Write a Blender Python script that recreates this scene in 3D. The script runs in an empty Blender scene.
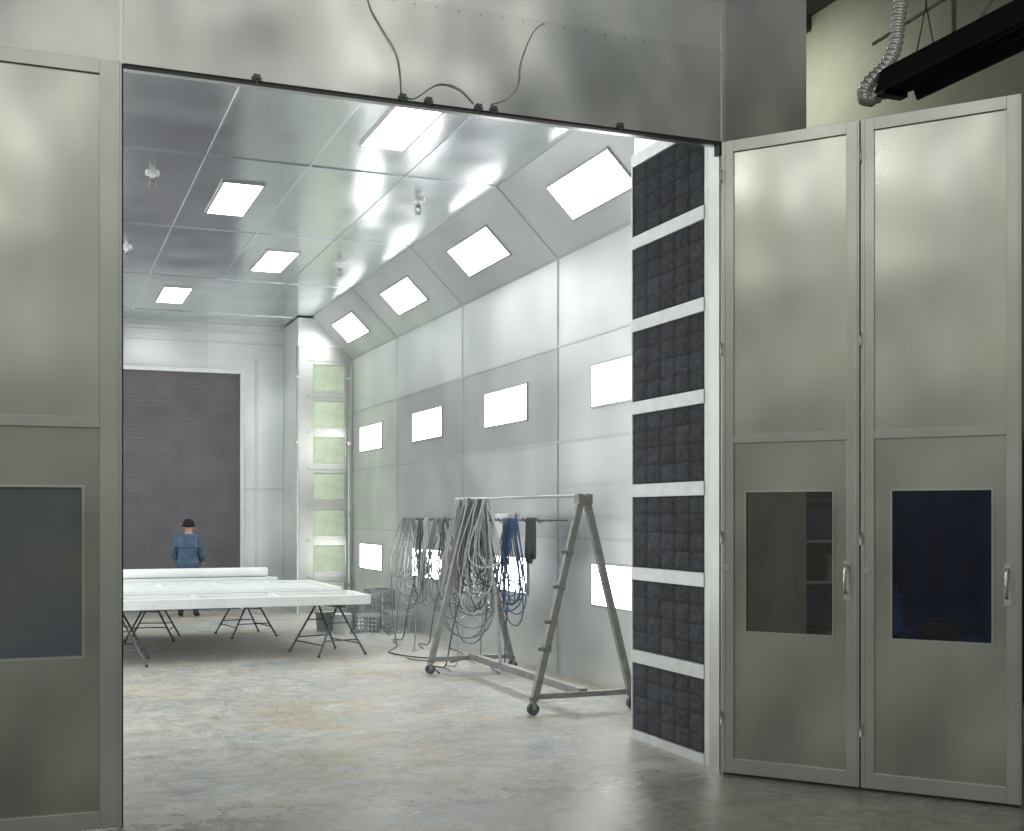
import bpy, math, random
from mathutils import Vector, Matrix, noise
random.seed(4)
S=bpy.context.scene
COL=S.collection
V=Vector

# ---------------------------------------------------------------- materials
def nmat(name):
    m=bpy.data.materials.new(name); m.use_nodes=True
    nt=m.node_tree; b=nt.nodes['Principled BSDF']
    return m,nt,b
def ramp(nt,fac,stops):
    r=nt.nodes.new('ShaderNodeValToRGB'); e=r.color_ramp.elements
    e[0].position=stops[0][0]; e[0].color=(*stops[0][1],1)
    e[1].position=stops[-1][0]; e[1].color=(*stops[-1][1],1)
    for p,c in stops[1:-1]:
        x=e.new(p); x.color=(*c,1)
    nt.links.new(fac,r.inputs[0]); return r
def noi(nt,vec,scale,detail=3,rough=.5,dist=0):
    n=nt.nodes.new('ShaderNodeTexNoise'); n.inputs['Scale'].default_value=scale
    n.inputs['Detail'].default_value=detail; n.inputs['Roughness'].default_value=rough
    n.inputs['Distortion'].default_value=dist
    nt.links.new(vec,n.inputs['Vector']); return n
def mapr(nt,val,a,b,c,d):
    n=nt.nodes.new('ShaderNodeMapRange'); nt.links.new(val,n.inputs[0])
    for i,x in enumerate((a,b,c,d)): n.inputs[i+1].default_value=x
    return n
def galv(name,cols,r0=.3,r1=.5,metallic=.85,low=.25,lowscale=1.0,stretch=(1,1,1),spang=.06,mott=3,rdet=3,cs=1.3):
    m,nt,b=nmat(name)
    tc=nt.nodes.new('ShaderNodeTexCoord')
    mp=nt.nodes.new('ShaderNodeMapping'); mp.inputs['Scale'].default_value=stretch
    nt.links.new(tc.outputs['Object'],mp.inputs[0]); vec=mp.outputs[0]
    n1=noi(nt,vec,cs,mott,.55,.2)
    st=[(.32+.36*i/(len(cols)-1),c) for i,c in enumerate(cols)]
    r=ramp(nt,n1.outputs[0],st)
    at=nt.nodes.new('ShaderNodeAttribute'); at.attribute_name='tone'
    fac=at.outputs['Fac']
    if spang:
        v=nt.nodes.new('ShaderNodeTexVoronoi'); v.inputs['Scale'].default_value=38
        nt.links.new(tc.outputs['Object'],v.inputs['Vector'])
        vr=mapr(nt,v.outputs['Color'],0,1,1-spang,1+spang)
        mu=nt.nodes.new('ShaderNodeMath'); mu.operation='MULTIPLY'
        nt.links.new(vr.outputs[0],mu.inputs[0]); nt.links.new(fac,mu.inputs[1]); fac=mu.outputs[0]
    mx=nt.nodes.new('ShaderNodeVectorMath'); mx.operation='SCALE'
    nt.links.new(r.outputs[0],mx.inputs[0]); nt.links.new(fac,mx.inputs['Scale'])
    nt.links.new(mx.outputs[0],b.inputs['Base Color'])
    b.inputs['Metallic'].default_value=metallic
    n2=noi(nt,vec,2.0,rdet,.5)
    rr=mapr(nt,n2.outputs[0],.3,.7,r0,r1); nt.links.new(rr.outputs[0],b.inputs['Roughness'])
    if low:
        n3=noi(nt,vec,lowscale,0,.4)
        bp=nt.nodes.new('ShaderNodeBump'); bp.inputs['Strength'].default_value=low; bp.inputs['Distance'].default_value=.2
        nt.links.new(n3.outputs[0],bp.inputs['Height'])
        nt.links.new(bp.outputs[0],b.inputs['Normal'])
    return m
def plain(name,c,rough=.5,metallic=0,var=.12,scale=8,bump=0,tone=False):
    m,nt,b=nmat(name)
    tc=nt.nodes.new('ShaderNodeTexCoord')
    n=noi(nt,tc.outputs['Object'],scale,4,.6)
    r=ramp(nt,n.outputs[0],[(.3,tuple(x*(1-var) for x in c)),(.7,tuple(min(1,x*(1+var)) for x in c))])
    out=r.outputs[0]
    if tone:
        at=nt.nodes.new('ShaderNodeAttribute'); at.attribute_name='tone'
        mx=nt.nodes.new('ShaderNodeVectorMath'); mx.operation='SCALE'
        nt.links.new(out,mx.inputs[0]); nt.links.new(at.outputs['Fac'],mx.inputs['Scale']); out=mx.outputs[0]
    nt.links.new(out,b.inputs['Base Color'])
    b.inputs['Roughness'].default_value=rough; b.inputs['Metallic'].default_value=metallic
    if bump:
        bp=nt.nodes.new('ShaderNodeBump'); bp.inputs['Strength'].default_value=bump; bp.inputs['Distance'].default_value=.01
        n5=noi(nt,tc.outputs['Object'],scale*6,3); nt.links.new(n5.outputs[0],bp.inputs['Height'])
        nt.links.new(bp.outputs[0],b.inputs['Normal'])
    return m
def emis(name,c,s):
    m,nt,b=nmat(name)
    b.inputs['Base Color'].default_value=(.9,.9,.9,1)
    b.inputs['Emission Color'].default_value=(*c,1); b.inputs['Emission Strength'].default_value=s
    try: m.cycles.emission_sampling='FRONT'
    except Exception: pass
    return m

M_IN=galv('galvanized_interior',[(.60,.63,.63),(.70,.73,.73),(.78,.805,.80)],.31,.36,.69,0,.8,(1,1,1),0,1,0,.7)
M_CEIL=galv('galvanized_ceiling',[(.61,.645,.68),(.72,.755,.79)],.17,.22,.86,0,.7,(1,1,1),0,0,0,.8)
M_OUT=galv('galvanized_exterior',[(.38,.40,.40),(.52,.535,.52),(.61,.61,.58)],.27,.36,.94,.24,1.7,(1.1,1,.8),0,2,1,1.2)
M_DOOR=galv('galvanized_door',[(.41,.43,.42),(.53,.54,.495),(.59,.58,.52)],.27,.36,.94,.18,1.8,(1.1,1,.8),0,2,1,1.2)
M_FRAME=galv('door_frame_steel',[(.46,.48,.455),(.55,.565,.535)],.34,.42,.85,.03,2,(1,1,1),0,2,1)
M_ALU=plain('aluminium_strip',(.70,.72,.72),.4,.3,.08)
M_BLACK=plain('black_rubber',(.015,.015,.016),.6)
M_LAMP=emis('lamp_diffuser',(1,1,.98),10.5)
M_RACK=plain('grey_steel_tube',(.27,.275,.26),.45,.3,.25,14)
M_TREST=plain('dark_grey_trestle_steel',(.10,.12,.12),.45,.4,.25,14)
M_WPAINT=plain('white_primer',(.72,.75,.74),.45,0,.05,5)
M_GREENF=plain('pale_green_filter',(.48,.56,.42),.95,0,.10,6,.4)
M_BLACKF=plain('black_fibre_filter',(.072,.078,.092),.95,0,.35,40,.8,True)
M_BEIGE=plain('beige_block_wall',(.30,.31,.24),.8,0,.06,2,.1)
M_DARKC=plain('dark_hall_ceiling',(.06,.055,.045),.9,0,.2,2)
M_DUCT=plain('silver_foil_duct',(.74,.76,.74),.32,.5,.10,20)
M_HEAT=plain('black_heater_steel',(.012,.012,.013),.35,.3)
M_CHROME=plain('chrome',(.7,.7,.7),.25,1,.05)

def floormat():
    m,nt,b=nmat('stained_concrete')
    tc=nt.nodes.new('ShaderNodeTexCoord'); o=tc.outputs['Object']
    n1=noi(nt,o,.9,8,.68,.3); n2=noi(nt,o,5,8,.75,.5); n3=noi(nt,o,45,5,.75); n4=noi(nt,o,.7,6,.7,1.2); n5=noi(nt,o,1.7,6,.7,2.0)
    r1=ramp(nt,n1.outputs[0],[(.3,(.37,.375,.35)),(.5,(.49,.49,.46)),(.7,(.59,.585,.55))])
    r2=ramp(nt,n2.outputs[0],[(.35,(.60,.60,.59)),(.52,(.95,.95,.95)),(.7,(1.08,1.08,1.06))])
    r3=ramp(nt,n3.outputs[0],[(.3,(.80,.80,.80)),(.7,(1.12,1.12,1.12))])
    tint=ramp(nt,n4.outputs[0],[(.36,(1.0,.86,.64)),(.43,(1,.97,.92)),(.55,(1,1,1)),(.63,(.80,.88,.93)),(.71,(.66,.76,.86))])
    sc=ramp(nt,n5.outputs[0],[(.46,(1,1,1)),(.495,(.70,.69,.67)),(.505,(.70,.69,.67)),(.54,(1,1,1))])
    def mul(a,bb,f):
        mx=nt.nodes.new('ShaderNodeMix'); mx.data_type='RGBA'; mx.blend_type='MULTIPLY'; mx.inputs[0].default_value=f
        nt.links.new(a,mx.inputs[6]); nt.links.new(bb,mx.inputs[7]); return mx.outputs[2]
    c=mul(r1.outputs[0],r2.outputs[0],.85); c=mul(c,tint.outputs[0],.85); c=mul(c,r3.outputs[0],.8); c=mul(c,sc.outputs[0],.75)
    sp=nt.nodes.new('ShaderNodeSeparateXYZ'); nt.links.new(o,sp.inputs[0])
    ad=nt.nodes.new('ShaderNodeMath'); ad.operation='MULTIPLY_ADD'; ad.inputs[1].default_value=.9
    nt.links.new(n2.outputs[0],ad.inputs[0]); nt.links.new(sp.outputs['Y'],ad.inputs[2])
    lit_zone=mapr(nt,ad.outputs[0],7.5,8.2,0,1)
    dark=ramp(nt,lit_zone.outputs[0],[(0,(.56,.56,.52)),(1,(1,1,1))])  # dimmer light outside the booth, painted into the floor colour
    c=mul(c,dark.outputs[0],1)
    nt.links.new(c,b.inputs['Base Color'])
    rr=mapr(nt,n2.outputs[0],.3,.7,.28,.62)
    zr=mapr(nt,lit_zone.outputs[0],0,1,.40,1.05)
    mm=nt.nodes.new('ShaderNodeMath'); mm.operation='MULTIPLY'; nt.links.new(rr.outputs[0],mm.inputs[0]); nt.links.new(zr.outputs[0],mm.inputs[1])
    nt.links.new(mm.outputs[0],b.inputs['Roughness'])
    bp=nt.nodes.new('ShaderNodeBump'); bp.inputs['Strength'].default_value=.3; bp.inputs['Distance'].default_value=.01
    nt.links.new(n3.outputs[0],bp.inputs['Height']); nt.links.new(bp.outputs[0],b.inputs['Normal'])
    return m
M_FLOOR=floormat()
def shutter():
    m,nt,b=nmat('dark_grey_shutter')
    tc=nt.nodes.new('ShaderNodeTexCoord')
    n=noi(nt,tc.outputs['Object'],2,4,.6)
    r=ramp(nt,n.outputs[0],[(.3,(.10,.094,.106)),(.7,(.135,.126,.14))])
    nt.links.new(r.outputs[0],b.inputs['Base Color']); b.inputs['Roughness'].default_value=.7
    return m
M_SHUT=shutter()
def glass(name,stops,rough=.06,scale=2.5,stretch=(1,1,1)):
    m,nt,b=nmat(name)
    tc=nt.nodes.new('ShaderNodeTexCoord')
    mp=nt.nodes.new('ShaderNodeMapping'); mp.inputs['Scale'].default_value=stretch
    nt.links.new(tc.outputs['Object'],mp.inputs[0])
    n=noi(nt,mp.outputs[0],scale,3,.5,.5)
    r=ramp(nt,n.outputs[0],stops)
    nt.links.new(r.outputs[0],b.inputs['Base Color']); b.inputs['Roughness'].default_value=rough
    b.inputs['Coat Weight'].default_value=.5
    return m
M_GL_GREY=glass('grey_blue_glass',[(.3,(.095,.125,.165)),(.5,(.12,.145,.17)),(.72,(.16,.165,.16))],.18,1.8)
def tinted(name,c,gl=.08):
    m,nt,b=nmat(name); nt.nodes.remove(b)
    tc=nt.nodes.new('ShaderNodeTexCoord'); n=noi(nt,tc.outputs['Object'],3,3)
    r=ramp(nt,n.outputs[0],[(.3,tuple(x*.8 for x in c)),(.7,c)])
    t=nt.nodes.new('ShaderNodeBsdfTransparent'); nt.links.new(r.outputs[0],t.inputs[0])
    g=nt.nodes.new('ShaderNodeBsdfGlossy'); g.inputs['Roughness'].default_value=.05
    mx=nt.nodes.new('ShaderNodeMixShader'); mx.inputs[0].default_value=gl
    nt.links.new(t.outputs[0],mx.inputs[1]); nt.links.new(g.outputs[0],mx.inputs[2])
    nt.links.new(mx.outputs[0],nt.nodes['Material Output'].inputs[0]); return m
M_GL_DARK=tinted('smoky_glass',(.95,.97,.93),.07)
M_GL_BLUE=tinted('blue_tinted_glass',(.55,.65,.90),.04)

# ---------------------------------------------------------------- mesh builder
class Mesh:
    def __init__(s): s.v=[]; s.f=[]; s.t=[]; s.sm=[]; s.mi=[]
    def face(s,idx,tone=1,smooth=False,mi=0):
        s.f.append(idx); s.t.append(tone); s.sm.append(smooth); s.mi.append(mi)
    def obox(s,O,U,Vv,N,a,b,tone=1,mi=0):
        k=len(s.v)
        for n in (a[2],b[2]):
            for (u,v) in ((a[0],a[1]),(b[0],a[1]),(b[0],b[1]),(a[0],b[1])):
                s.v.append(O+U*u+Vv*v+N*n)
        fs=[(0,3,2,1),(4,5,6,7),(0,1,5,4),(1,2,6,5),(2,3,7,6),(3,0,4,7)]
        if U.cross(Vv).dot(N)<0: fs=[tuple(reversed(f)) for f in fs]
        for f in fs: s.face(tuple(k+i for i in f),tone,False,mi)
        return s
    def box(s,a,b,tone=1,mi=0):
        return s.obox(V((0,0,0)),V((1,0,0)),V((0,1,0)),V((0,0,1)),a,b,tone,mi)
    def dish(s,a,b,y,amp,n=10,tone=1):
        k=len(s.v)
        for j in range(n+1):
            for i in range(n+1):
                u=i/n; v=j/n
                d=amp*math.sin(math.pi*u)**.8*math.sin(math.pi*v)**.5 if 0<u<1 and 0<v<1 else 0
                s.v.append(V((a[0]+(b[0]-a[0])*u,y-d,a[1]+(b[1]-a[1])*v)))
        for j in range(n):
            for i in range(n):
                q=k+j*(n+1)+i; s.face((q,q+1,q+n+2,q+n+1),tone,True)
        return s
    def sweep(s,pts,r,seg=8,cap=True,smooth=True,closed=False):
        pts=[V(p) for p in pts]; n=len(pts); k=len(s.v)
        rr=r if isinstance(r,(list,tuple)) else [r]*n
        up=None
        for i,p in enumerate(pts):
            if closed: t=(pts[(i+1)%n]-pts[i-1])
            else: t=(pts[min(i+1,n-1)]-pts[max(i-1,0)])
            if t.length<1e-9: t=V((0,0,1))
            t.normalize()
            if up is None:
                up=V((0,0,1)) if abs(t.z)<.9 else V((1,0,0))
            a=t.cross(up)
            if a.length<1e-6: a=t.cross(V((1,0,.3)))
            a.normalize(); bb=a.cross(t).normalized(); up=bb
            for j in range(seg):
                th=2*math.pi*j/seg+(math.pi/4 if seg==4 else 0)
                s.v.append(p+a*math.cos(th)*rr[i]+bb*math.sin(th)*rr[i])
        sm=smooth and seg>4
        for i in range(n if closed else n-1):
            for j in range(seg):
                i2=(i+1)%n
                s.face((k+i*seg+j,k+i2*seg+j,k+i2*seg+(j+1)%seg,k+i*seg+(j+1)%seg)[::-1],1,sm)
        if cap and not closed:
            s.face(tuple(k+j for j in range(seg)),1)
            s.face(tuple(k+(n-1)*seg+j for j in reversed(range(seg))),1)
        return s
    def cyl(s,p,q,r,seg=12,r2=None):
        return s.sweep([p,q],[r,r if r2 is None else r2],seg)
    def ball(s,c,r,sc=(1,1,1),nu=12,nv=8):
        k=len(s.v); c=V(c)
        for i in range(nv+1):
            ph=math.pi*i/nv
            for j in range(nu):
                th=2*math.pi*j/nu
                s.v.append(c+V((r*sc[0]*math.sin(ph)*math.cos(th),r*sc[1]*math.sin(ph)*math.sin(th),r*sc[2]*math.cos(ph))))
        for i in range(nv):
            for j in range(nu):
                s.face((k+i*nu+j,k+(i+1)*nu+j,k+(i+1)*nu+(j+1)%nu,k+i*nu+(j+1)%nu),1,True)
        return s
    def obj(s,name,mat,parent=None,loc=(0,0,0),rotz=0,bevel=0):
        me=bpy.data.meshes.new(name); me.from_pydata([tuple(x) for x in s.v],[],s.f)
        mats=mat if isinstance(mat,(list,tuple)) else [mat]
        for m in mats: me.materials.append(m)
        at=me.attributes.new('tone','FLOAT','FACE')
        for i,p in enumerate(me.polygons):
            at.data[i].value=s.t[i]; p.use_smooth=s.sm[i]; p.material_index=s.mi[i]
        me.update()
        o=bpy.data.objects.new(name,me); COL.objects.link(o)
        o.location=loc; o.rotation_euler=(0,0,rotz)
        if parent: o.parent=parent
        if bevel:
            bm=o.modifiers.new('b','BEVEL'); bm.width=bevel; bm.segments=2; bm.limit_method='ANGLE'
        return o
def empty(name,loc,rotz=0,parent=None):
    e=bpy.data.objects.new(name,None); COL.objects.link(e); e.location=loc; e.rotation_euler=(0,0,rotz)
    e.empty_display_size=.1
    if parent: e.parent=parent
    return e
def tag(o,label,cat,group=None):
    o['label']=label; o['category']=cat
    if group: o['group']=group
    return o
def struct(o,label=None,cat=None):
    o['kind']='structure'
    if label: o['label']=label
    if cat: o['category']=cat
    return o
X_,Y_,Z_=V((1,0,0)),V((0,1,0)),V((0,0,1))

def bowed(m,O,U,Vv,N,a,b,amp,tone,n=14):
    # real sheet-metal waviness as geometry, pinned flat along the panel edges
    k=len(m.v); flip=U.cross(Vv).dot(N)<0
    for j in range(n+1):
        for i in range(n+1):
            u=i/n; v=j/n
            p=O+U*(a[0]+(b[0]-a[0])*u)+Vv*(a[1]+(b[1]-a[1])*v)
            e=(math.sin(math.pi*u)*math.sin(math.pi*v))**.7 if 0<u<1 and 0<v<1 else 0
            d=e*(amp*.5+amp*1.5*noise.noise(p*1.1+V((3,7,1))))
            m.v.append(p+N*(a[2]+d))
    for j in range(n):
        for i in range(n):
            q=k+j*(n+1)+i; f=(q,q+1,q+n+2,q+n+1)
            m.face(f[::-1] if flip else f,tone,True)
def panels(m,O,U,Vv,N,ub,vb,th=.05,strip=.022,proud=.006,var=.12,dark=None,amp=.013,st=1.05):
    for i in range(len(ub)-1):
        for j in range(len(vb)-1):
            t=1+random.uniform(-var,var)
            if dark and (i,j) in dark: t*=dark[(i,j)]
            m.obox(O,U,Vv,N,(ub[i],vb[j],-th),(ub[i+1],vb[j+1],-.030),t)
            bowed(m,O,U,Vv,N,(ub[i],vb[j],-.006),(ub[i+1],vb[j+1],-.006),random.uniform(.4,1)*amp,t)
    if strip:
        for u in ub[1:-1]: m.obox(O,U,Vv,N,(u-strip,vb[0],-.02),(u+strip,vb[-1],proud),st)
        for v in vb[1:-1]: m.obox(O,U,Vv,N,(ub[0],v-strip,-.02),(ub[-1],v+strip,proud*.8),st)

# ---------------------------------------------------------------- dims
WR=5.5; WL=-.16; YF=7.3; YB=23.4; CZ=5.44; ST=4.76; SL=.58; SZ=4.70
YS=[7.45,9.25,12.5,15.75,19.0,22.25,YB]
YR=[8.73]+YS[1:]
m=Mesh()
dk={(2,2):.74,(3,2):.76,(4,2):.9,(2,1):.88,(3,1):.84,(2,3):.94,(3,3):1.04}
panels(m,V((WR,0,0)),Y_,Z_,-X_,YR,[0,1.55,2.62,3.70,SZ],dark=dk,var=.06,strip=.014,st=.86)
sv=V((-(WR-ST),0,CZ-SZ)); sl=sv.length; sv.normalize(); sn=V((-sv.z,0,sv.x)); 
if sn.z>0: sn=-sn
panels(m,V((WR,0,SZ)),Y_,sv,sn,YR,[0,sl],var=.06,strip=.014,st=.86)
m.obox(V((WR,0,SZ)),Y_,sv,sn,(YR[0],-.02,0),(YB,.02,.008),.9)
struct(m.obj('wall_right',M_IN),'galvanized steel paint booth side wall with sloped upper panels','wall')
m=Mesh()
panels(m,V((WL,0,0)),Y_,Z_,X_,YS,[0,1.55,2.62,3.70,SZ],var=.05)
sv2=V((SL-WL,0,CZ-SZ)); sv2.normalize(); sn2=V((sv2.z,0,-sv2.x))
panels(m,V((WL,0,SZ)),Y_,sv2,sn2,YS,[0,sl],var=.05)
struct(m.obj('wall_left',M_IN),'galvanized steel paint booth side wall','wall')
m=Mesh()
panels(m,V((0,0,CZ)),Y_,X_,-Z_,YS,[SL,1.63,2.675,3.72,ST],var=.05,strip=.010,amp=.010,st=1.2)
struct(m.obj('ceiling',M_CEIL),'shiny galvanized sheet ceiling with panel seams','ceiling')
# back wall
m=Mesh()
O=V((0,YB,0))
DL,DR,DT=1.27,3.67,4.5
for (a,b,c,d,t) in [(WL,DL,0,DT,1),(DR,4.5,0,2.3,1.0),(DR,4.5,2.3,DT,1.05),(WL,DR-.6,DT,CZ,.92),(DR-.6,WR,DT,CZ,1.0),(4.5,WR,0,DT,1)]:
    m.obox(O,X_,Z_,-Y_,(a,c,-.05),(b,d,-.03),t)
    bowed(m,O,X_,Z_,-Y_,(a,c,-.012),(b,d,-.012),.014,t)
m.obox(O,X_,Z_,-Y_,(WL,CZ-.16,-.02),(WR,CZ-.10,.05),.9)
m.obox(O,X_,Z_,-Y_,(WL,CZ-.36,-.02),(WR,CZ-.32,.03),.9)
m.obox(O,X_,Z_,-Y_,(DR+.28,0,-.02),(DR+.33,DT+.3,.02),.88)
m.obox(O,X_,Z_,-Y_,(DR+.02,2.28,-.02),(4.5,2.32,.015),.88)
struct(m.obj('wall_back',M_IN),'galvanized end wall around the roller door','wall')
m=Mesh()
m.obox(O,X_,Z_,-Y_,(DR-.01,0,-.02),(DR+.06,DT+.06,.07)).obox(O,X_,Z_,-Y_,(DL-.06,0,-.02),(DL+.01,DT+.06,.07)).obox(O,X_,Z_,-Y_,(DL,DT-.01,-.02),(DR,DT+.07,.09))
struct(m.obj('trim_1',M_ALU,bevel=.005),'aluminium frame of the roller door','trim')
m=Mesh(); z=0.01
while z<DT-.02:
    m.box((DL+.012,YB-.012,z),(DR-.012,YB+.015,z+.068)); m.box((DL+.012,YB-.006,z+.068),(DR-.012,YB+.015,z+.076)); z+=.076
struct(m.obj('door_4',M_SHUT),'dark grey slatted roller door','roller door')
# front wall / header
m=Mesh(); O=V((0,YF,0))
H=4.40
for (a,b,c,d,t) in [(-3.2,-.53,0,H,1),(-3.2,.48,H,6.6,.92),(.48,4.47,5.04,6.6,1.06),(4.47,5.17,0,6.6,.85)]:
    m.obox(O,X_,Z_,-Y_,(a,c,-.12),(b,d,0),t)
m.obox(O,X_,Z_,-Y_,(.48,H,-.12),(4.47,5.05,.006),.97)
m.obox(O,X_,Z_,-Y_,(.455,H,0),(.475,6.6,.012),1.05)
m.obox(O,X_,Z_,-Y_,(4.46,H-.05,0),(4.485,6.6,.018),1.05)
for i in range(27):
    x=.6+i*.148; m.obox(O,X_,Z_,-Y_,(x-.006,5.015,.006),(x+.006,5.027,.010),.8)
struct(m.obj('wall_front',M_OUT),'galvanized sheet steel front of the paint booth','wall')
m=Mesh()
m.obox(O,X_,Z_,-Y_,(.455,0.0,-.06),(.478,H+.01,-.0)).obox(O,X_,Z_,-Y_,(.48,H-.012,-.035),(4.45,H+.004,.014))
m.obox(O,X_,Z_,-Y_,(4.43,H-.09,-.04),(4.455,H-.001,.03))
struct(m.obj('trim_2',M_BLACK),'black rubber door seal around the opening','trim')
m=Mesh(); m.box((4.455,7.27,.0),(4.53,7.45,4.4)); m.box((4.445,7.30,0),(4.456,7.40,4.38))
struct(m.obj('trim_3',M_FRAME),'pale steel jamb post beside the folded doors','trim')
# floor, hall
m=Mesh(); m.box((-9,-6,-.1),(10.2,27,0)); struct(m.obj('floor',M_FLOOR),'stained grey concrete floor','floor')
m=Mesh(); m.box((10,-6,0),(10.2,27,8.7)); struct(m.obj('wall_hall',M_BEIGE),'beige painted workshop wall','wall')
m=Mesh(); m.box((3,4,8.7),(10.2,27,8.85))
for y in range(5,27,3): m.box((3,y,8.5),(10,y+.15,8.7))
struct(m.obj('ceiling',M_DARKC),'dark workshop roof with purlins','ceiling')

# ---------------------------------------------------------------- doors
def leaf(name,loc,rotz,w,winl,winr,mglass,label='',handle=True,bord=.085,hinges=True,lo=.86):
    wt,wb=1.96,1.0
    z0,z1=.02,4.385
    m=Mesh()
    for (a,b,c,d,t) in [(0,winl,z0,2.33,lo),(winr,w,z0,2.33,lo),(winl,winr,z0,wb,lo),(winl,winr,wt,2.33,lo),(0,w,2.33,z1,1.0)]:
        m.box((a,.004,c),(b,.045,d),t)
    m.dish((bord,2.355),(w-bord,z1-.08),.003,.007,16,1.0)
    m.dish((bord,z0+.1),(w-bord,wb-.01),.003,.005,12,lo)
    root=m.obj(name,M_DOOR,None,loc,rotz)
    struct(root,label,'door')
    f=Mesh()
    p=-.014
    f.box((0,p,z0),(bord,.004,z1)).box((w-bord,p,z0),(w,.004,z1)).box((bord,p,z0),(w-bord,.004,z0+.10)).box((bord,p,z1-.08),(w-bord,.004,z1)).box((bord,p*.9,2.295),(w-bord,.004,2.355))
    f.box((.012,p-.005,z0),(.026,p,z1)).box((w-.026,p-.005,z0),(w-.012,p,z1))
    f.obj('frame',M_FRAME,root,bevel=.002)
    g=Mesh()
    g.box((winl+.004,.008,wb+.004),(winr-.004,.014,wt-.004)); g.obj('window_pane',mglass,root)
    g=Mesh(); q=.010
    g.box((winl-q,-.006,wb-q),(winl+.004,0.004,wt+q)).box((winr-.004,-.006,wb-q),(winr+q,.004,wt+q)).box((winl+.004,-.006,wb-q),(winr-.004,.004,wb+.004)).box((winl+.004,-.006,wt-.004),(winr-.004,.004,wt+q))
    g.obj('window_bead',M_DOOR,root)
    if handle:
        hx=w-.078; h=Mesh()
        h.box((hx-.022,-.024,1.24),(hx+.022,-.014,1.50))
        pts=[(hx,-.024,1.47),(hx,-.06,1.47),(hx,-.08,1.44),(hx,-.08,1.32),(hx,-.06,1.29),(hx,-.024,1.29)]
        h.sweep(pts,.010,8)
        h.obj('handle',M_CHROME,root)
        h=Mesh(); h.cyl((.04,-.014,1.44),(.04,-.022,1.44),.022,14); h.cyl((.04,-.022,1.44),(.04,-.026,1.44),.010,10); h.obj('lock_cylinder',M_CHROME,root)
    if hinges:
        for z in (.35,1.6,2.9,4.1):
            hg=Mesh(); hg.cyl((.0,-.020,z),(.0,-.020,z+.09),.007,8); hg.box((-.0,-.019,z+.01),(.03,-.014,z+.08)); hg.obj('hinge',M_FRAME,root)
    return root
th=math.atan2(-.784,.62)
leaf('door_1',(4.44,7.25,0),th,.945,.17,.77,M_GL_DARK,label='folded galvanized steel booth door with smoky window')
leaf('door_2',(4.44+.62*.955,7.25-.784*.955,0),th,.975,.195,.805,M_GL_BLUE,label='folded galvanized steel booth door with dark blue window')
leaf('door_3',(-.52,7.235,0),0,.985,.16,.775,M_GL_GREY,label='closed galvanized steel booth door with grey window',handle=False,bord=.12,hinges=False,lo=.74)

# things standing beyond the folded doors, seen through their windows
M_CURT=plain('navy_welding_curtain',(.018,.036,.12),.7,0,.35,3)
m=Mesh(); k=0; NN=90
for i in range(NN+1):
    y=i/NN*3.4; x=.07*math.sin(y*11)+.02*math.sin(y*31)
    for z in (.05,1.2,2.5): m.v.append(V((x*(1.2 if z<1 else 1),y,z)))
for i in range(NN):
    for j in range(2):
        a=i*3+j; m.face((a,a+1,a+4,a+3),1,True)
e=empty('curtain',(8.6,7.6,0)); tag(e,'navy blue hanging workshop curtain on a steel rail','curtain')
m.obj('fabric',M_CURT,e)
m=Mesh(); m.cyl((0,-.05,2.53),(0,3.45,2.53),.02,8); m.cyl((0,-.05,0),(0,-.05,2.55),.025,8); m.cyl((0,3.45,0),(0,3.45,2.55),.025,8); m.box((-.2,-.08,0),(.2,-.02,.03)); m.box((-.2,3.42,0),(.2,3.48,.03)); m.obj('rail',M_TREST,e)
e=empty('storage_shelf',(7.6,11.0,0)); tag(e,'dark steel shelving unit beside the navy curtain','shelf')
m=Mesh()
for x in (0,.9):
    for y in (0,.5): m.box((x-.02,y-.02,0),(x+.02,y+.02,2.3))
m.obj('upright',M_HEAT,e)
m=Mesh(); m.box((-.02,.51,.05),(.92,.52,2.3)); m.obj('back_panel',M_HEAT,e)
for z in (.15,.6,1.05,1.5,1.95):
    m=Mesh(); m.box((-.02,-.02,z),(.92,.51,z+.03)); m.obj('shelf_board',M_ALU if z in (1.05,1.5) else M_TREST,e)
M_BIN=plain('pale_bin_plastic',(.28,.29,.27),.5)
for i,(x,z,w,h) in enumerate([(.05,.18,.35,.3),(.5,.18,.35,.35),(.05,.63,.8,.34),(.05,1.08,.4,.36),(.5,1.08,.36,.28),(.1,1.53,.7,.33)]):
    m=Mesh(); m.box((0,0,0),(w,.4,h)); m.box((-.008,-.008,h-.05),(w+.008,.408,h-.01))
    tag(m.obj('storage_bin',(M_HEAT,M_BIN,M_CURT)[i%3],None,(7.6+x,11.04,z+.001),bevel=.006),'lidded plastic storage bin on a dark shelf','bin','bins on the shelf')
e=empty('workbench',(7.3,8.3,0)); tag(e,'low dark steel workbench by the curtain','workbench')
m=Mesh(); m.box((0,0,.66),(.7,1.5,.70)); m.obj('worktop',M_CURT,e,bevel=.004)
for x in (.03,.63):
    for y in (.04,1.42):
        m=Mesh(); m.box((x,y,0),(x+.04,y+.04,.66)); m.obj('leg',M_HEAT,e)
M_OR=plain('dull_orange_toolbox_paint',(.20,.06,.03),.4); 
m=Mesh(); m.box((0,0,0),(.2,.30,.10)); m.box((.0,.0,.104),(.2,.30,.13)); m.sweep([(.1,.06,.13),(.1,.07,.17),(.1,.23,.17),(.1,.24,.13)],.01,6)
tag(m.obj('toolbox',M_OR,None,(7.4,8.45,.70),bevel=.006),'small dull orange toolbox on the workbench','toolbox')
M_PB=plain('light_blue_paint',(.12,.24,.45),.4)
m=Mesh(); m.cyl((0,0,0),(0,0,.34),.11,16); m.cyl((0,0,.34),(0,0,.40),.04,12); m.sweep([(-.08,0,.34),(-.07,0,.43),(.07,0,.43),(.08,0,.34)],.01,6)
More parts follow.
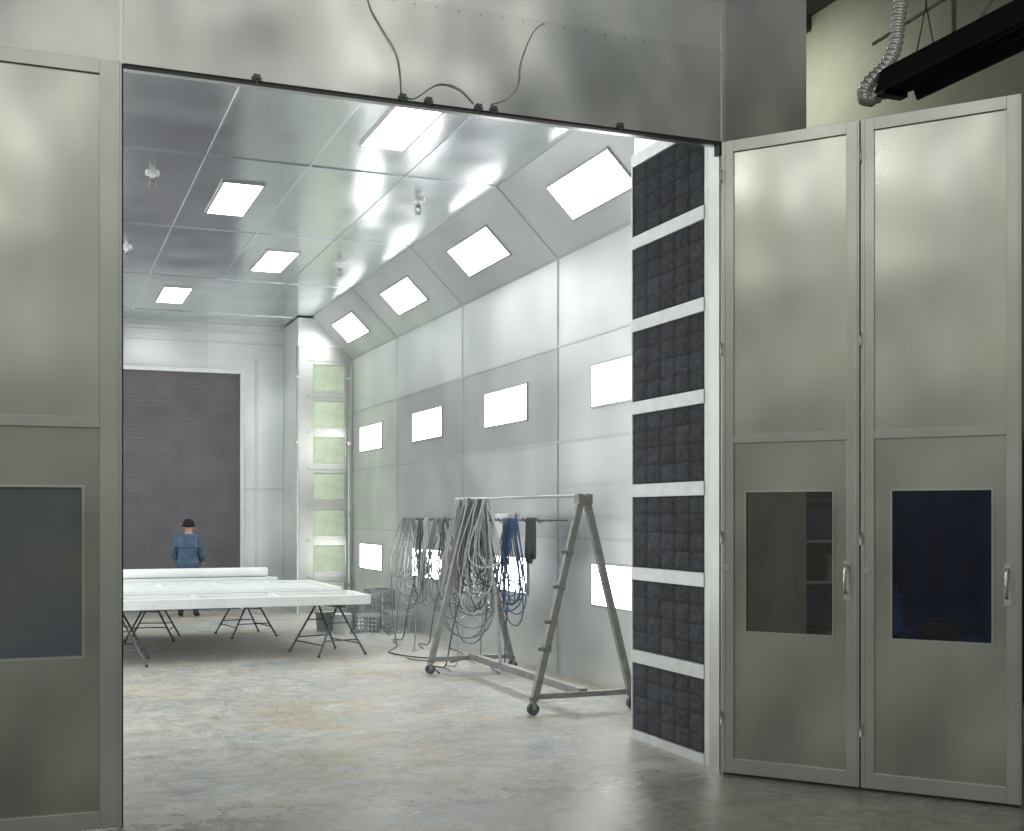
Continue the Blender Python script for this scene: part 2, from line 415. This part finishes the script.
tag(m.obj('gas_canister',M_PB,None,(7.5,9.25,.70)),'blue metal canister with carrying handle on the workbench','canister')

# ---------------------------------------------------------------- lights
def lamp(name,c,U,Vv,N,w,h,label,group):
    e=empty(name,c); tag(e,label,'light',group)
    f=Mesh(); O=V((0,0,0)); b=.025
    for a,bb in [((-w/2-b,-h/2-b,-.01),(w/2+b,-h/2,.016)),((-w/2-b,h/2,-.01),(w/2+b,h/2+b,.016)),((-w/2-b,-h/2,-.01),(-w/2,h/2,.016)),((w/2,-h/2,-.01),(w/2+b,h/2,.016))]:
        f.obox(O,U,Vv,N,a,bb)
    f.obj('lamp_frame',M_FRAME,e)
    d=Mesh()
    for (u,v) in ((-w/2,-h/2),(w/2,-h/2),(w/2,h/2),(-w/2,h/2)): d.v.append(U*u+Vv*v+N*.014)
    d.face((0,1,2,3) if U.cross(Vv).dot(N)>0 else (3,2,1,0)); d.obj('diffuser',M_LAMP,e)
    return e
LY=[10.85,14.1,17.35,20.6]
for y in LY:
    for z in (3.16,1.07):
        lamp('wall_light',V((WR-.001,y,z)),Y_,Z_,-X_,1.42,.42,'flush rectangular glowing light panel in the metal side wall','side wall light panels')
    mid=V((WR,0,SZ))+sv*(sl*.5)
    lamp('sloped_light',V((mid.x,y,mid.z))+sn*.002,Y_,sv,sn,1.42,.42,'rectangular glowing light panel in the sloped ceiling edge','sloped light panels')
for x,y in [(3.2,10.85),(3.2,17.35),(2.14,14.1),(2.14,20.6)]:
    lamp('ceiling_light',V((x,y,CZ-.001)),Y_,X_,-Z_,1.42,.42,'rectangular glowing light panel set in the metal ceiling','ceiling light panels')
for y in LY:
    for z in (3.16,1.07):
        lamp('wall_light',V((WL+.001,y,z)),Y_,Z_,X_,1.42,.42,'flush rectangular glowing light panel in the metal side wall','side wall light panels')
    mid=V((WL,0,SZ))+sv2*(sl*.5)
    lamp('sloped_light',V((mid.x,y,mid.z))+sn2*.002,Y_,sv2,sn2,1.42,.42,'rectangular glowing light panel in the sloped ceiling edge','sloped light panels')

for x,y in [(1.17,13.35),(4.12,13.35),(1.17,17.2),(4.12,17.2)]:
    e=empty('sprinkler_head',(x,y,CZ-.004)); tag(e,'small ceiling sprinkler head with round escutcheon','sprinkler','ceiling sprinklers')
    a=Mesh(); a.cyl((0,0,0.012),(0,0,-.018),.075,16); a.cyl((0,0,-.01),(0,0,-.06),.022,10); a.obj('escutcheon',M_ALU,e)
    a=Mesh(); a.cyl((0,0,-.06),(0,0,-.09),.03,8); a.sweep([(-.02,0,-.08),(-.035,0,-.12),(0,0,-.16)],.008,6); a.sweep([(.02,0,-.08),(.035,0,-.12),(0,0,-.16)],.008,6); a.cyl((0,0,-.16),(0,0,-.166),.04,12); a.obj('nozzle',M_RACK,e)

# ---------------------------------------------------------------- filter banks
def pad(w,h,nx,nz,amp,seed=0):
    m=Mesh()
    q=8
    nU=nx*q; nV=nz*q
    for j in range(nV+1):
        for i in range(nU+1):
            u=i/nU; v=j/nV
            a=abs(math.sin(math.pi*u*nx))*abs(math.sin(math.pi*v*nz))
            d=amp*(a**.7)*(.7+.9*noise.noise(V((u*5+seed*7,v*5,seed))))+.007*noise.noise(V((u*14+seed,v*14,3)))+.006
            m.v.append(V((u*w,-max(d,.001),v*h)))
    for j in range(nV):
        for i in range(nU):
            k=j*(nU+1)+i
            t=1.0+.35*noise.noise(V((i//q+seed*3.3,j//q*1.7,.5)))+.25*noise.noise(V((i*.5,j*.5,seed)))
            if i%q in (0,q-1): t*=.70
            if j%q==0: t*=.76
            m.face((k,k+1,k+nU+2,k+nU+1),t,True)
    return m
def bank(loc,rotz,w,h0,label,mat,matf,bl,br,nx,nz,amp,n=7,step=.665,sw=.10):
    e=empty('filter_bank',loc,rotz); tag(e,label,'filter bank')
    f=Mesh()
    f.box((0,-.02,0),(bl,0,h0)).box((w-br,-.02,0),(w,0,h0))
    for k in range(n+1):
        z=step*k; f.box((bl,-.028,max(0,z-(.0 if k==0 else sw/2))),(w-br,0,min(h0,z+(sw*.7 if k==0 else sw/2))))
        if sw>.15: f.box((bl-.1,-.045,max(.02,z-.02)),(w-br+.05,-.028,z+.02))
    f.box((bl,-.0,0),(w-br,.04,h0))
    f.box((0,0,0),(bl,.04,h0)); f.box((w-br,0,0),(w,.04,h0))
    f.obj('frame',matf,e)
    for k in range(n):
        z=step*k+(sw*.7 if k==0 else sw/2); zz=step*(k+1)-sw/2
        p=pad(w-bl-br-.01,zz-z-.006,nx,nz,amp,seed=k); p.obj('filter_pad',mat,e,(bl+.005,-.002,z+.003))
    return e
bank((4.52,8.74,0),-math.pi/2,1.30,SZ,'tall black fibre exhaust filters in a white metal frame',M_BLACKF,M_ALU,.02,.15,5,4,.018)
m=Mesh(); m.box((4.56,8.70,0),(WR-.05,8.74,CZ-.02)); m.box((4.53,7.46,SZ),(4.56,8.74,CZ-.02))
struct(m.obj('wall_plenum',M_IN),'galvanized side of the filter plenum','wall')
bank((4.5,22.0,0),0,1.0,SZ+.2,'tall pale green filters in a white metal frame',M_GREENF,M_FRAME,.27,.14,1,1,.012,sw=.17)
m=Mesh(); m.box((4.50,22.045,0),(4.54,YB-.01,CZ-.02)); m.box((4.5,22.0,SZ+.2),(WR-.02,22.04,CZ-.02))
for z in (1.2,2.4,3.6): m.box((4.49,22.05,z),(4.50,YB-.02,z+.04))
struct(m.obj('wall_plenum',M_IN),'galvanized side of the rear filter plenum','wall')
for x,y in [(4.47,21.93),(5.42,21.9)]:
    m=Mesh(); m.cyl((0,0,0),(0,0,4.9 if x<5 else 4.6),.022,10); 
    for z in (.5,1.8,3.1,4.3): m.box((-.036,-.036,z),(.036,.045,z+.05))
    tag(m.obj('vertical_pipe',M_FRAME,None,(x,y,0)),'slim silver vertical pipe beside the green filters','pipe','corner pipes')

# ---------------------------------------------------------------- trestles + frames
def trestle(loc,rot):
    e=empty('trestle',loc,rot); tag(e,'dark steel folding trestle carrying white frames','trestle','steel trestles')
    h=.66
    b=Mesh(); b.box((-.03,-.45,h-.04),(.03,.45,h)); b.obj('top_beam',M_TREST,e,bevel=.004)
    for sy in (-.36,.36):
        for sx in (-1,1):
            l=Mesh(); l.sweep([(sx*.015,sy*.8,h-.035),(sx*.33,sy*1.15,.02)],.014,8); l.cyl((sx*.33,sy*1.15,0),(sx*.333,sy*1.155,.03),.020,8); l.obj('leg',M_TREST,e)
        for z,w in ((.20,.245),(.42,.135)):
            l=Mesh(); yy=sy*(.8+.35*(h-.045-z)/.6); l.cyl((-w,yy,z),(w,yy,z),.009,6); l.obj('brace',M_TREST,e)
    for sx in (-1,1):
        l=Mesh(); l.cyl((sx*.26,-.40,.15),(sx*.26,.40,.15),.009,6); l.obj('stretcher',M_TREST,e)
for x,y,r in [(3.55,15.5,.25),(.95,15.3,-.1),(2.95,18.3,.15),(1.6,18.2,-.2)]:
    trestle((x,y,0),r)
def wframe(loc,L,W,T,bars,label,rot=0,fill=.5):
    m=Mesh(); b=.11
    m.box((0,0,0),(L,b,T)).box((0,W-b,0),(L,W,T)).box((0,b,0),(b,W-b,T)).box((L-b,b,0),(L,W-b,T))
    for x in bars: m.box((x,b,.01),(x+.07,W-b,T-.006))
    m.box((b,b,T*.2),(L-b,W-b,T*fill))
    o=m.obj('painted_panel',M_WPAINT,None,loc,rot,bevel=.006)
    tag(o,label,'painted panel','white painted panels')
wframe((-.05,15.0,.662),4.05,1.05,.12,[.9,1.9,2.9],'long white primed framed panel lying across trestles',0,.6)
wframe((.1,15.96,.784),3.75,1.88,.05,[.75,1.5,2.25,3.0],'flat white panel lying on the panels below',0,.4)
wframe((.0,17.72,.662),3.72,1.15,.12,[.7,1.5,2.4,3.1],'long white primed framed panel lying across trestles')
for i,(y,z,L) in enumerate([(17.97,.784,3.25),(18.18,.784,3.2),(18.4,.784,2.8)]):
    m=Mesh(); m.box((0,-.09,0),(L,.09,.095)); m.box((.02,-.07,.095),(L-.02,.07,.098))
    tag(m.obj('box_section',M_WPAINT,None,(.1,y,z+.001),0,bevel=.008),'white painted steel box section stacked on a frame','steel beam','white box sections')
m=Mesh(); m.sweep([(0,0,.07),(.01,0,.07),(3.14,0,.07),(3.15,0,.07)],[.05,.07,.07,.05],20)
tag(m.obj('rolled_sheet',M_WPAINT,None,(.08,18.07,.884)),'long thick white rounded roll lying on stacked beams','roll')

# ---------------------------------------------------------------- A-frame rack
RX,RY,RR=4.67,10.02,3.03
e=empty('hose_rack',(RX,RY,0)); tag(e,'wheeled grey steel A-frame rack draped with hoses','rack')
def part(m,n,mat=M_RACK,bevel=0): return m.obj(n,mat,e,bevel=bevel)
for yy in (0,RR):
    for sx in (-1,1):
        m=Mesh(); m.sweep([(sx*.015,yy,1.99),(sx*.49,yy,.13)],.042,4); part(m,'leg')
        m=Mesh(); m.cyl((sx*.50,yy,.11),(sx*.50,yy,.16),.035,10); m.box((sx*.50-.02,yy-.035,.05),(sx*.50+.02,yy-.028,.12)); m.box((sx*.50-.02,yy+.028,.05),(sx*.50+.02,yy+.035,.12)); part(m,'caster_fork')
        m=Mesh(); m.cyl((sx*.50,yy-.022,.055),(sx*.50,yy+.022,.055),.054,16); part(m,'wheel',M_TREST)
    m=Mesh(); m.box((-.47,yy-.025,.14),(.47,yy+.025,.19)); part(m,'crossbar',bevel=.004)
    m=Mesh(); m.box((-.07,yy-.05,1.90),(.07,yy+.05,1.99)); part(m,'apex_plate')
m=Mesh(); m.cyl((0,-.05,1.975),(0,RR+.55,1.99),.015,10); part(m,'top_bar',M_FRAME)
m=Mesh(); m.box((-.04,0,.145),(.04,RR,.215)); part(m,'base_beam',bevel=.005)
for t in (.28,.45,.62,.75):
    z=1.99-t*1.86; x=-(.015+.475*t)
    m=Mesh(); m.cyl((x-.09,-.03,z),(x+.03,-.03,z),.018,8); m.box((x-.03,-.05,z-.03),(x+.03,.0,z+.03)); part(m,'peg')
m=Mesh(); m.sweep([(.10,RR,1.6),(.10,RR-.5,1.0),(-.03,RR-1.0,.2)],.018,8); part(m,'diagonal_brace')

m=Mesh(); m.cyl((0,0,0),(0,5.6,0),.014,8)
for y in (.2,1.8,3.4,5.0): m.cyl((0,y,0),(.28,y,.0),.010,6)
for y in [i*.4+.2 for i in range(14)]: m.sweep([(0,y,0),(-.05,y,-.03),(-.09,y,.03)],.007,5)
tag(m.obj('hose_rail',M_TREST,None,(5.21,12.0,1.74)),'steel rail with hooks fixed to the metal wall','rail')

def hosemat(n,c,r=.4): return plain(n,c,r,0,.15,20)
HM={'grey':hosemat('grey_rubber_hose',(.22,.23,.23)),'pale':hosemat('pale_grey_hose',(.42,.44,.44)),'blue':hosemat('blue_hose',(.09,.17,.35)),'black':hosemat('black_hose',(.04,.04,.045)),'dark':hosemat('dark_green_hose',(.08,.10,.095))}
nm={'grey':'grey rubber air hose coiled and hung','pale':'pale grey air hose in long hanging loops','blue':'blue air hose hanging in loops','black':'black hose coiled on a wall hook','dark':'dark green hose hanging in loops'}
def coil(x,y,ztop,L,wx,wy,n,col,r=.0085,seed=0,tail=0):
    rnd=random.Random(seed); pts=[]
    K=36
    ax0=wx*rnd.uniform(.8,1.2); ay0=wy*rnd.uniform(.7,1.2); sg=rnd.choice((-1,1))
    tight=col=='black'
    for k in range(n):
        if tight: ax=wx*rnd.uniform(.9,1.1); ay=wy*rnd.uniform(.9,1.1); LL=L*rnd.uniform(.92,1.0); off=0; ofy=0
        else: ax=ax0*rnd.uniform(.6,1.3); ay=sg*ay0*rnd.uniform(.5,1.3); LL=L*rnd.uniform(.62,1.0); off=rnd.uniform(-.08,.08); ofy=rnd.uniform(-.12,.12)
        p1=rnd.uniform(0,6); wb=0 if tight else rnd.uniform(.005,.02)
        for i in range(K):
            t=2*math.pi*i/K; s=(1-math.cos(t))/2
            w=math.sin(t)*(.32+1.0*s*s)
            pts.append(V((w*ax+off*s+wb*math.sin(2*t+p1)*s ,w*ay+ofy*s+(k-n/2)*.03*(.4 if tight else 1), -LL*s)))
    if tail:
        z=-tail; q=pts[-1]
        sx=rnd.uniform(-.25,.05); sy=rnd.uniform(-.3,.3)
        for i in range(1,15):
            t=i/14; pts.append(V((q.x+sx*t+.05*math.sin(5*t),q.y+sy*t,q.z+(z-q.z)*t)))
        for i in range(1,12):
            t=i/11; pts.append(V((q.x+sx-.22*t,q.y+sy+.35*math.sin(4*t),z)))
    for it in range(2):
        q=pts[:]
        for i in range(1,len(pts)-1): q[i]=(pts[i-1]+pts[i]*2+pts[i+1])/4
        pts=q
    for p in pts:
        p.z=max(p.z,-ztop+r+.002); p.x=min(p.x,WR-.03-x)
    m=Mesh(); m.sweep(pts,r,6)
    if not tail: m.cyl(pts[-1],pts[-1]+V((0,0,-.10)),r*1.5,8)
    o=m.obj('hose_coil',HM[col],None,(x,y,ztop))
    tag(o,nm[col],'hose','hanging air hoses'); return o
sd=1
for (x,y,zt,L,wx,wy,n,c,tl) in [
  (RX,12.85,2.00,1.45,.18,.15,6,'pale',0),(RX,13.15,2.00,1.7,.24,.20,7,'grey',0),(RX,13.35,2.00,1.2,.20,.2,6,'grey',0),(RX,13.0,2.00,1.4,.22,.2,4,'dark',1.99),(RX,12.6,2.00,1.1,.14,.15,4,'pale',0),(RX,13.5,2.00,1.6,.22,.2,5,'pale',1.99),(RX,12.75,2.00,1.3,.18,.2,4,'dark',0),
  (RX,13.0,2.00,1.6,.26,.25,5,'grey',0),
  (5.12,17.3,1.77,1.2,.12,.25,5,'grey',1.75),(5.12,16.9,1.77,1.35,.14,.3,6,'grey',0),(5.12,16.5,1.77,1.2,.14,.3,5,'dark',1.75),(5.12,16.2,1.77,1.4,.16,.3,6,'pale',0),(5.12,15.7,1.77,1.3,.16,.3,6,'grey',0),(5.12,15.4,1.77,1.3,.16,.3,4,'dark',1.75),(5.12,15.0,1.77,1.35,.16,.3,6,'grey',0),
  (5.10,14.5,1.77,1.1,.14,.3,5,'grey',0),(5.12,13.9,1.77,1.2,.12,.3,4,'grey',1.75),(5.10,13.10,1.77,1.25,.12,.24,6,'blue',1.75),(5.08,12.80,1.77,1.1,.10,.2,5,'blue',0),(5.08,12.95,1.77,1.3,.09,.2,4,'grey',0),
  (5.12,12.42,1.77,.52,.08,.16,12,'black',0),(5.10,12.25,1.77,.46,.06,.14,10,'black',0)]:
    coil(x,y,zt,L,wx,wy,n,c,seed=sd,tail=tl); sd+=1
def crs(pts,nk=8):
    P=[V(p) for p in pts]; out=[]
    for i in range(len(P)-1):
        p0=P[max(i-1,0)];p1=P[i];p2=P[i+1];p3=P[min(i+2,len(P)-1)]
        for k in range(nk):
            t=k/nk; out.append(.5*((2*p1)+(p2-p0)*t+(2*p0-5*p1+4*p2-p3)*t*t+(3*p1-p0-3*p2+p3)*t**3))
    out.append(P[-1]); return out
def floorhose(pts,col,label):
    out=crs(pts); b=out[0].copy(); b.z=0
    m=Mesh(); m.sweep([p-b for p in out],.010,6); tag(m.obj('air_hose',HM[col],None,b),label,'hose')
floorhose([(4.9,17.2,.9),(4.75,16.6,.3),(4.6,15.9,.02),(4.3,15.2,.015),(4.5,14.5,.015),(4.95,14.2,.015),(4.7,13.9,.015)],'dark','dark green hose trailing onto the concrete floor')
floorhose([(5.15,15.8,1.5),(4.95,16.0,.7),(4.7,15.4,.04),(4.35,14.5,.015),(4.6,14.1,.015),(5.1,14.6,.015),(5.2,15.4,.015)],'grey','grey hose trailing onto the concrete floor')

m=Mesh(); m.box((0,0,0),(.09,.45,.3)); m.box((-.006,.02,.02),(0,.43,.28)); 
tag(m.obj('control_box',M_WPAINT,None,(5.395,13.75,1.52),0,bevel=.005),'small white control box on the metal wall','control box')

def crate(loc,rot,w,d,h,mat,label):
    m=Mesh(); t=.012
    m.box((0,0,0),(w,d,t)).box((0,0,h-.04),(w,t,h)).box((0,d-t,h-.04),(w,d,h)).box((0,t,h-.04),(t,d-t,h)).box((w-t,t,h-.04),(w,d-t,h))
    for z in [i*h/5 for i in range(1,5)]:
        m.box((0,0,z),(w,t*.8,z+.015)).box((0,d-t,z),(w,d,z+.015)).box((0,t,z),(t,d-t,z+.015)).box((w-t,t,z),(w,d-t,z+.015))
    for i in range(7):
        x=i*(w-.02)/6; m.box((x,0,t),(x+.02,t,h-.04)).box((x,d-t,t),(x+.02,d,h-.04))
    for i in range(7):
        y=i*(d-.02)/6; m.box((0,y,t),(t,y+.02,h-.04)).box((w-t,y,t),(w,y+.02,h-.04))
    tag(m.obj('crate',mat,None,loc,rot),label,'crate','stacked crates')
M_CR1=plain('grey_plastic',(.36,.38,.38),.5); M_CR2=plain('dark_plastic',(.20,.21,.21),.5)
crate((4.55,17.9,0),.1,.38,.5,.30,M_CR1,'grey slatted crate on the floor by the wall')
crate((4.57,17.92,.302),.1,.36,.46,.30,M_CR2,'dark slatted crate stacked on another crate')
crate((5.0,17.7,0),-.1,.38,.5,.32,M_CR1,'grey slatted crate on the floor by the wall')
crate((4.98,18.5,0),.1,.36,.46,.62,M_CR2,'tall dark slatted crate by the wall')
def bucket(loc,mat):
    eb=empty('bucket',loc); tag(eb,'pale plastic paint bucket with wire handle','bucket','paint buckets')
    m=Mesh(); m.sweep([(0,0,0),(0,0,.005),(0,0,.30),(0,0,.30)],[.12,.125,.15,.16],20); m.obj('body',mat,eb)
    m=Mesh(); m.sweep([(.155*math.cos(a),.0+.10*math.sin(a),.29-.08*math.sin(a)) for a in [i*math.pi/12 for i in range(13)]],.004,5); m.obj('handle',M_CHROME,eb)
bucket((4.35,18.0,0),M_WPAINT); bucket((4.2,18.5,0),M_CR1)

# ---------------------------------------------------------------- header cables and fittings
def cable(pts,label,r=.0036):
    out=crs(pts); b=out[0].copy()
    m=Mesh(); m.sweep([p-b for p in out],r,6); tag(m.obj('cable',HM['pale'],None,b),label,'cable')
yc=YF-.012
cable([(1.88,yc,5.25),(1.93,yc,4.98),(2.0,yc-.004,4.85),(2.1,yc-.006,4.70),(2.13,yc-.004,4.58),(2.14,yc,4.45)],'thin grey cable hanging over the metal header')
cable([(2.14,yc,4.45),(2.22,yc,4.42),(2.38,yc-.004,4.53),(2.52,yc-.004,4.52),(2.62,yc,4.44)],'thin grey cable looping along the header edge')
cable([(3.11,yc,5.03),(3.03,yc-.004,4.95),(2.95,yc-.004,4.75),(2.93,yc-.004,4.6),(2.85,yc,4.50),(2.74,yc,4.45)],'thin grey cable curving down the header')
for x in (1.24,2.15,2.32,2.655,2.76,3.67):
    m=Mesh(); m.box((-.02,-.02,-.01),(.02,0,.035)); m.cyl((0,-.02,.012),(0,-.04,.012),.009,8); m.cyl((0,-.012,-.01),(0,-.012,-.035),.006,8); m.box((-.03,-.006,.0),(.03,0,.022))
    tag(m.obj('door_latch',M_TREST,None,(x,YF-.006,4.405),bevel=.002),'small dark steel latch on the header edge','latch','header latches')

# ---------------------------------------------------------------- heater, duct, roof pipes
e=empty('radiant_heater',(6.5,5.2,5.3)); tag(e,'long black radiant tube heater hung near the workshop roof','heater')
m=Mesh()
L=2.75
prof=[(-.22,-.11),(-.15,.09),(.15,.09),(.22,-.11),(.20,-.11),(.13,.07),(-.13,.07),(-.20,-.11)]
for y in (0,L):
    for p in prof: m.v.append(V((p[0],y,p[1])))
for i in range(8): m.face((i,(i+1)%8,8+(i+1)%8,8+i),1)
m.face((7,6,1,0)); m.face((6,5,2,1)); m.face((5,4,3,2)); m.face((8,9,14,15)); m.face((9,10,13,14)); m.face((10,11,12,13))
m.obj('reflector',M_HEAT,e)
m=Mesh(); m.cyl((-.07,0.05,-.03),(-.07,L-.05,-.03),.05,14); m.cyl((.07,.05,-.03),(.07,L-.05,-.03),.05,14); m.obj('burner_tube',M_HEAT,e)
m=Mesh(); m.box((-.12,L,-.10),(.12,L+.10,.10)); m.obj('burner_box',M_HEAT,e,bevel=.01)
for y in (.9,2.4):
    m=Mesh(); m.cyl((-.1,y,.08),(0,y,.5),.006,5); m.cyl((.1,y,.08),(0,y,.5),.006,5); m.cyl((0,y,.5),(0,y,3.3),.006,5); m.obj('hanger',M_TREST,e)
raw=crs([(6.46,8.06,5.26),(6.38,8.14,5.21),(6.34,8.16,5.25),(6.38,8.14,5.35),(6.50,8.09,5.48),(6.57,8.06,5.63),(6.60,8.05,5.86),(6.62,8.03,6.3),(6.62,8.03,8.45)],24)
out=[raw[0]]
for p in raw[1:]:
    while (p-out[-1]).length>=.0125: out.append(out[-1]+(p-out[-1]).normalized()*.0125)
b=out[0].copy(); m=Mesh(); m.sweep([p-b for p in out],[.056+.006*math.sin(i*math.pi/2) for i in range(len(out))],14)
tag(m.obj('flexible_duct',M_DUCT,None,b),'silver corrugated flexible duct rising from the heater','duct')
m=Mesh()
m.cyl((0,-2,.2),(0,2.4,.2),.03,8); m.cyl((0,-2,.75),(0,2.4,.55),.018,8)
m.cyl((0,-.6,.2),(0,-.1,.66),.014,6); m.cyl((0,1.2,.2),(0,1.2,2.3),.022,8); m.cyl((0,-1.0,.2),(0,-1.0,2.3),.022,8); m.cyl((0,.9,.2),(0,.3,.63),.014,6)
tag(m.obj('pipe_bracket',M_RACK,None,(8.2,8.0,6.2)),'grey overhead pipes with diagonal braces below the roof','pipes')

# ---------------------------------------------------------------- person
def skin(name,verts,edges,mat,parent,sub=2,wrinkle=0):
    me=bpy.data.meshes.new(name); me.from_pydata([v[0] for v in verts],[],edges)
    o=bpy.data.objects.new(name,me); COL.objects.link(o)
    md=o.modifiers.new('s','SKIN'); md.use_smooth_shade=True
    for i,v in enumerate(verts):
        r=v[1]; me.skin_vertices[0].data[i].radius=(r,r) if not isinstance(r,tuple) else r
        me.skin_vertices[0].data[i].use_root=(i==0)
    s=o.modifiers.new('ss','SUBSURF'); s.levels=sub; s.render_levels=sub
    dg=bpy.context.evaluated_depsgraph_get(); dg.update()
    nmm=bpy.data.meshes.new_from_object(o.evaluated_get(dg))
    bpy.data.objects.remove(o)
    nmm.materials.clear(); nmm.materials.append(mat)
    if wrinkle:
        for v in nmm.vertices:
            c=v.co.copy(); v.co=c+v.normal*wrinkle*(noise.noise(V((c.x*9,c.y*9,c.z*16)))+.4*noise.noise(c*30))
    for p in nmm.polygons: p.use_smooth=True; p.material_index=0
    q=bpy.data.objects.new(name,nmm); COL.objects.link(q)
    if parent: q.parent=parent
    return q
M_SKIN=plain('skin',(.42,.25,.18),.55,0,.06)
M_JACKET=plain('blue_work_jacket',(.06,.098,.16),.9,0,.35,6,.5)
M_TROUS=plain('dark_navy_trousers',(.03,.045,.08),.85,0,.2,10,.3)
M_CAP=plain('black_knit_cap',(.012,.012,.015),.95,0,.2,40,.4)
M_BOOT=plain('black_boot',(.02,.018,.016),.6)
pv=[((0,0,.93),.10),((0,0,1.10),.09),((0,0,1.27),.10),((0,0,1.38),.09),((0,.005,1.46),.055),((0,.02,1.52),.06),((0,.03,1.58),.09),((0,.03,1.64),.085),((0,.025,1.69),.05)]
pe=[(i,i+1) for i in range(8)]
def add(lst,ch,start,vv):
    p=start
    for v in vv:
        lst.append(v); ch.append((p,len(lst)-1)); p=len(lst)-1
    return p
for s in (-1,1):
    add(pv,pe,0,[((s*.10,0,.84),.08),((s*.12,.02,.48),.055),((s*.13,-.02,.10),.04),((s*.15,.12,.045),.035)])
    w=add(pv,pe,3,[((s*.17,0,1.385),.055),((s*.25,-.05,1.13),.040),((s*.20,.12,.98),.030),((s*.185,.17,.96),.032)])
    for k,dxx in enumerate((-.03,-.01,.01,.03)):
        ln=(.065,.08,.075,.055)[k]
        add(pv,pe,w,[((s*.185+dxx,.20,.945),.009),((s*.185+dxx*1.1,.20+ln*.5,.925),.0085),((s*.182+dxx*1.1,.20+ln*.8,.895),.0075)])
    add(pv,pe,w,[((s*.145,.18,.96),.010),((s*.13,.21,.945),.009)])
body=skin('person',pv,pe,M_SKIN,None)
body.location=(2.53,21.9,0); body.rotation_euler=(0,0,math.radians(-18))
tag(body,'person in blue work jacket and black cap standing, back turned','person')
jv=[((0,0,1.08),(.195,.145)),((0,0,.95),(.20,.15)),((0,0,.80),(.215,.16)),((0,-.005,1.24),(.20,.15)),((0,-.005,1.37),(.165,.125)),((0,.005,1.47),.078)]
je=[(0,1),(1,2),(0,3),(3,4),(4,5)]
for s in (-1,1):
    add(jv,je,4,[((s*.165,0,1.38),.090),((s*.215,-.025,1.25),.082),((s*.255,-.05,1.13),.076),((s*.235,.04,1.05),.066),((s*.205,.11,.99),.050)])
skin('jacket',jv,je,M_JACKET,body,3,.014)
tv=[((0,0,.93),.13),((0,0,.86),.13)]; te=[(0,1)]
for s in (-1,1):
    add(tv,te,1,[((s*.10,0,.78),.105),((s*.12,.02,.48),.082),((s*.13,-.01,.25),.074),((s*.13,-.015,.09),.07)])
skin('trousers',tv,te,M_TROUS,body,2,.008)
for s in (-1,1):
    skin('boot',[((s*.13,-.03,.13),.052),((s*.13,-.03,.06),.052),((s*.14,.06,.05),.048),((s*.15,.14,.04),.038)],[(0,1),(1,2),(2,3)],M_BOOT,body)
m=Mesh()
m.ball((0,.022,1.65),.109,(.95,1.08,.82)); m.sweep([(.103*math.cos(a),.022+.116*math.sin(a),1.612) for a in [i*2*math.pi/24 for i in range(24)]],.016,8,closed=True)
m.obj('knit_cap',M_CAP,body)
for xx in (-.092,.092):
    m=Mesh(); m.ball((xx,.03,1.575),.026,(.4,.8,1.1)); m.obj('ear',M_SKIN,body)
m=Mesh(); m.ball((0,.125,1.575),.018,(.7,1,1.2)); m.obj('nose',M_SKIN,body)

# ---------------------------------------------------------------- world and hall lights
w=bpy.data.worlds.new('w'); S.world=w; w.use_nodes=True
nt=w.node_tree; bg=nt.nodes['Background']
tc=nt.nodes.new('ShaderNodeTexCoord'); sp=nt.nodes.new('ShaderNodeSeparateXYZ'); nt.links.new(tc.outputs['Generated'],sp.inputs[0])
n=noi(nt,tc.outputs['Generated'],4.0,2,.5,.5)
ma=nt.nodes.new('ShaderNodeMath'); ma.operation='MULTIPLY_ADD'; ma.inputs[1].default_value=.6
nt.links.new(n.outputs[0],ma.inputs[0]); nt.links.new(sp.outputs['Z'],ma.inputs[2])
r=ramp(nt,ma.outputs[0],[(.15,(.13,.13,.115)),(.33,(.27,.275,.245)),(.52,(.55,.565,.50)),(.68,(.33,.345,.335)),(.9,(.38,.39,.38))])
nt.links.new(r.outputs[0],bg.inputs[0]); bg.inputs[1].default_value=1.0
def area(loc,rot,sx,sy,en,c=(1,.97,.85)):
    l=bpy.data.lights.new('hall_wall_fill','AREA'); l.shape='RECTANGLE'; l.size=sx; l.size_y=sy; l.energy=en; l.color=c
    o=bpy.data.objects.new('hall_wall_fill',l); COL.objects.link(o); o.location=loc; o.rotation_euler=rot
def bay(loc,en,r=.38,c=(1,.99,.90)):
    l=bpy.data.lights.new('high_bay_lamp','POINT'); l.shadow_soft_size=r; l.energy=en; l.color=c
    o=bpy.data.objects.new('high_bay_lamp',l); COL.objects.link(o); o.location=loc
bay((-2.8,4.2,6.6),90); bay((-2.5,2.1,6.9),90); bay((-.7,-1.0,6.5),95)
bay((1.4,-.6,7.9),45); bay((3.3,.2,8.0),60); bay((4.9,-.3,8.1),55)  # extra unseen lamps, added to put bright patches on the header
area((8.3,14,8.0),(0,math.radians(-30),0),1,1,80,(1,.99,.92))  # unseen fill light added to brighten the workshop wall

# ---------------------------------------------------------------- camera
cd=bpy.data.cameras.new('camera'); cd.sensor_width=36; cd.lens=42.43; cd.shift_y=.0972; cd.clip_end=200
c=bpy.data.objects.new('camera',cd); COL.objects.link(c); c.location=(0,0,1.8); c.rotation_euler=(math.radians(90),0,math.radians(-21.6))
S.camera=c
S.view_settings.view_transform='Standard'
S.view_settings.exposure=.0
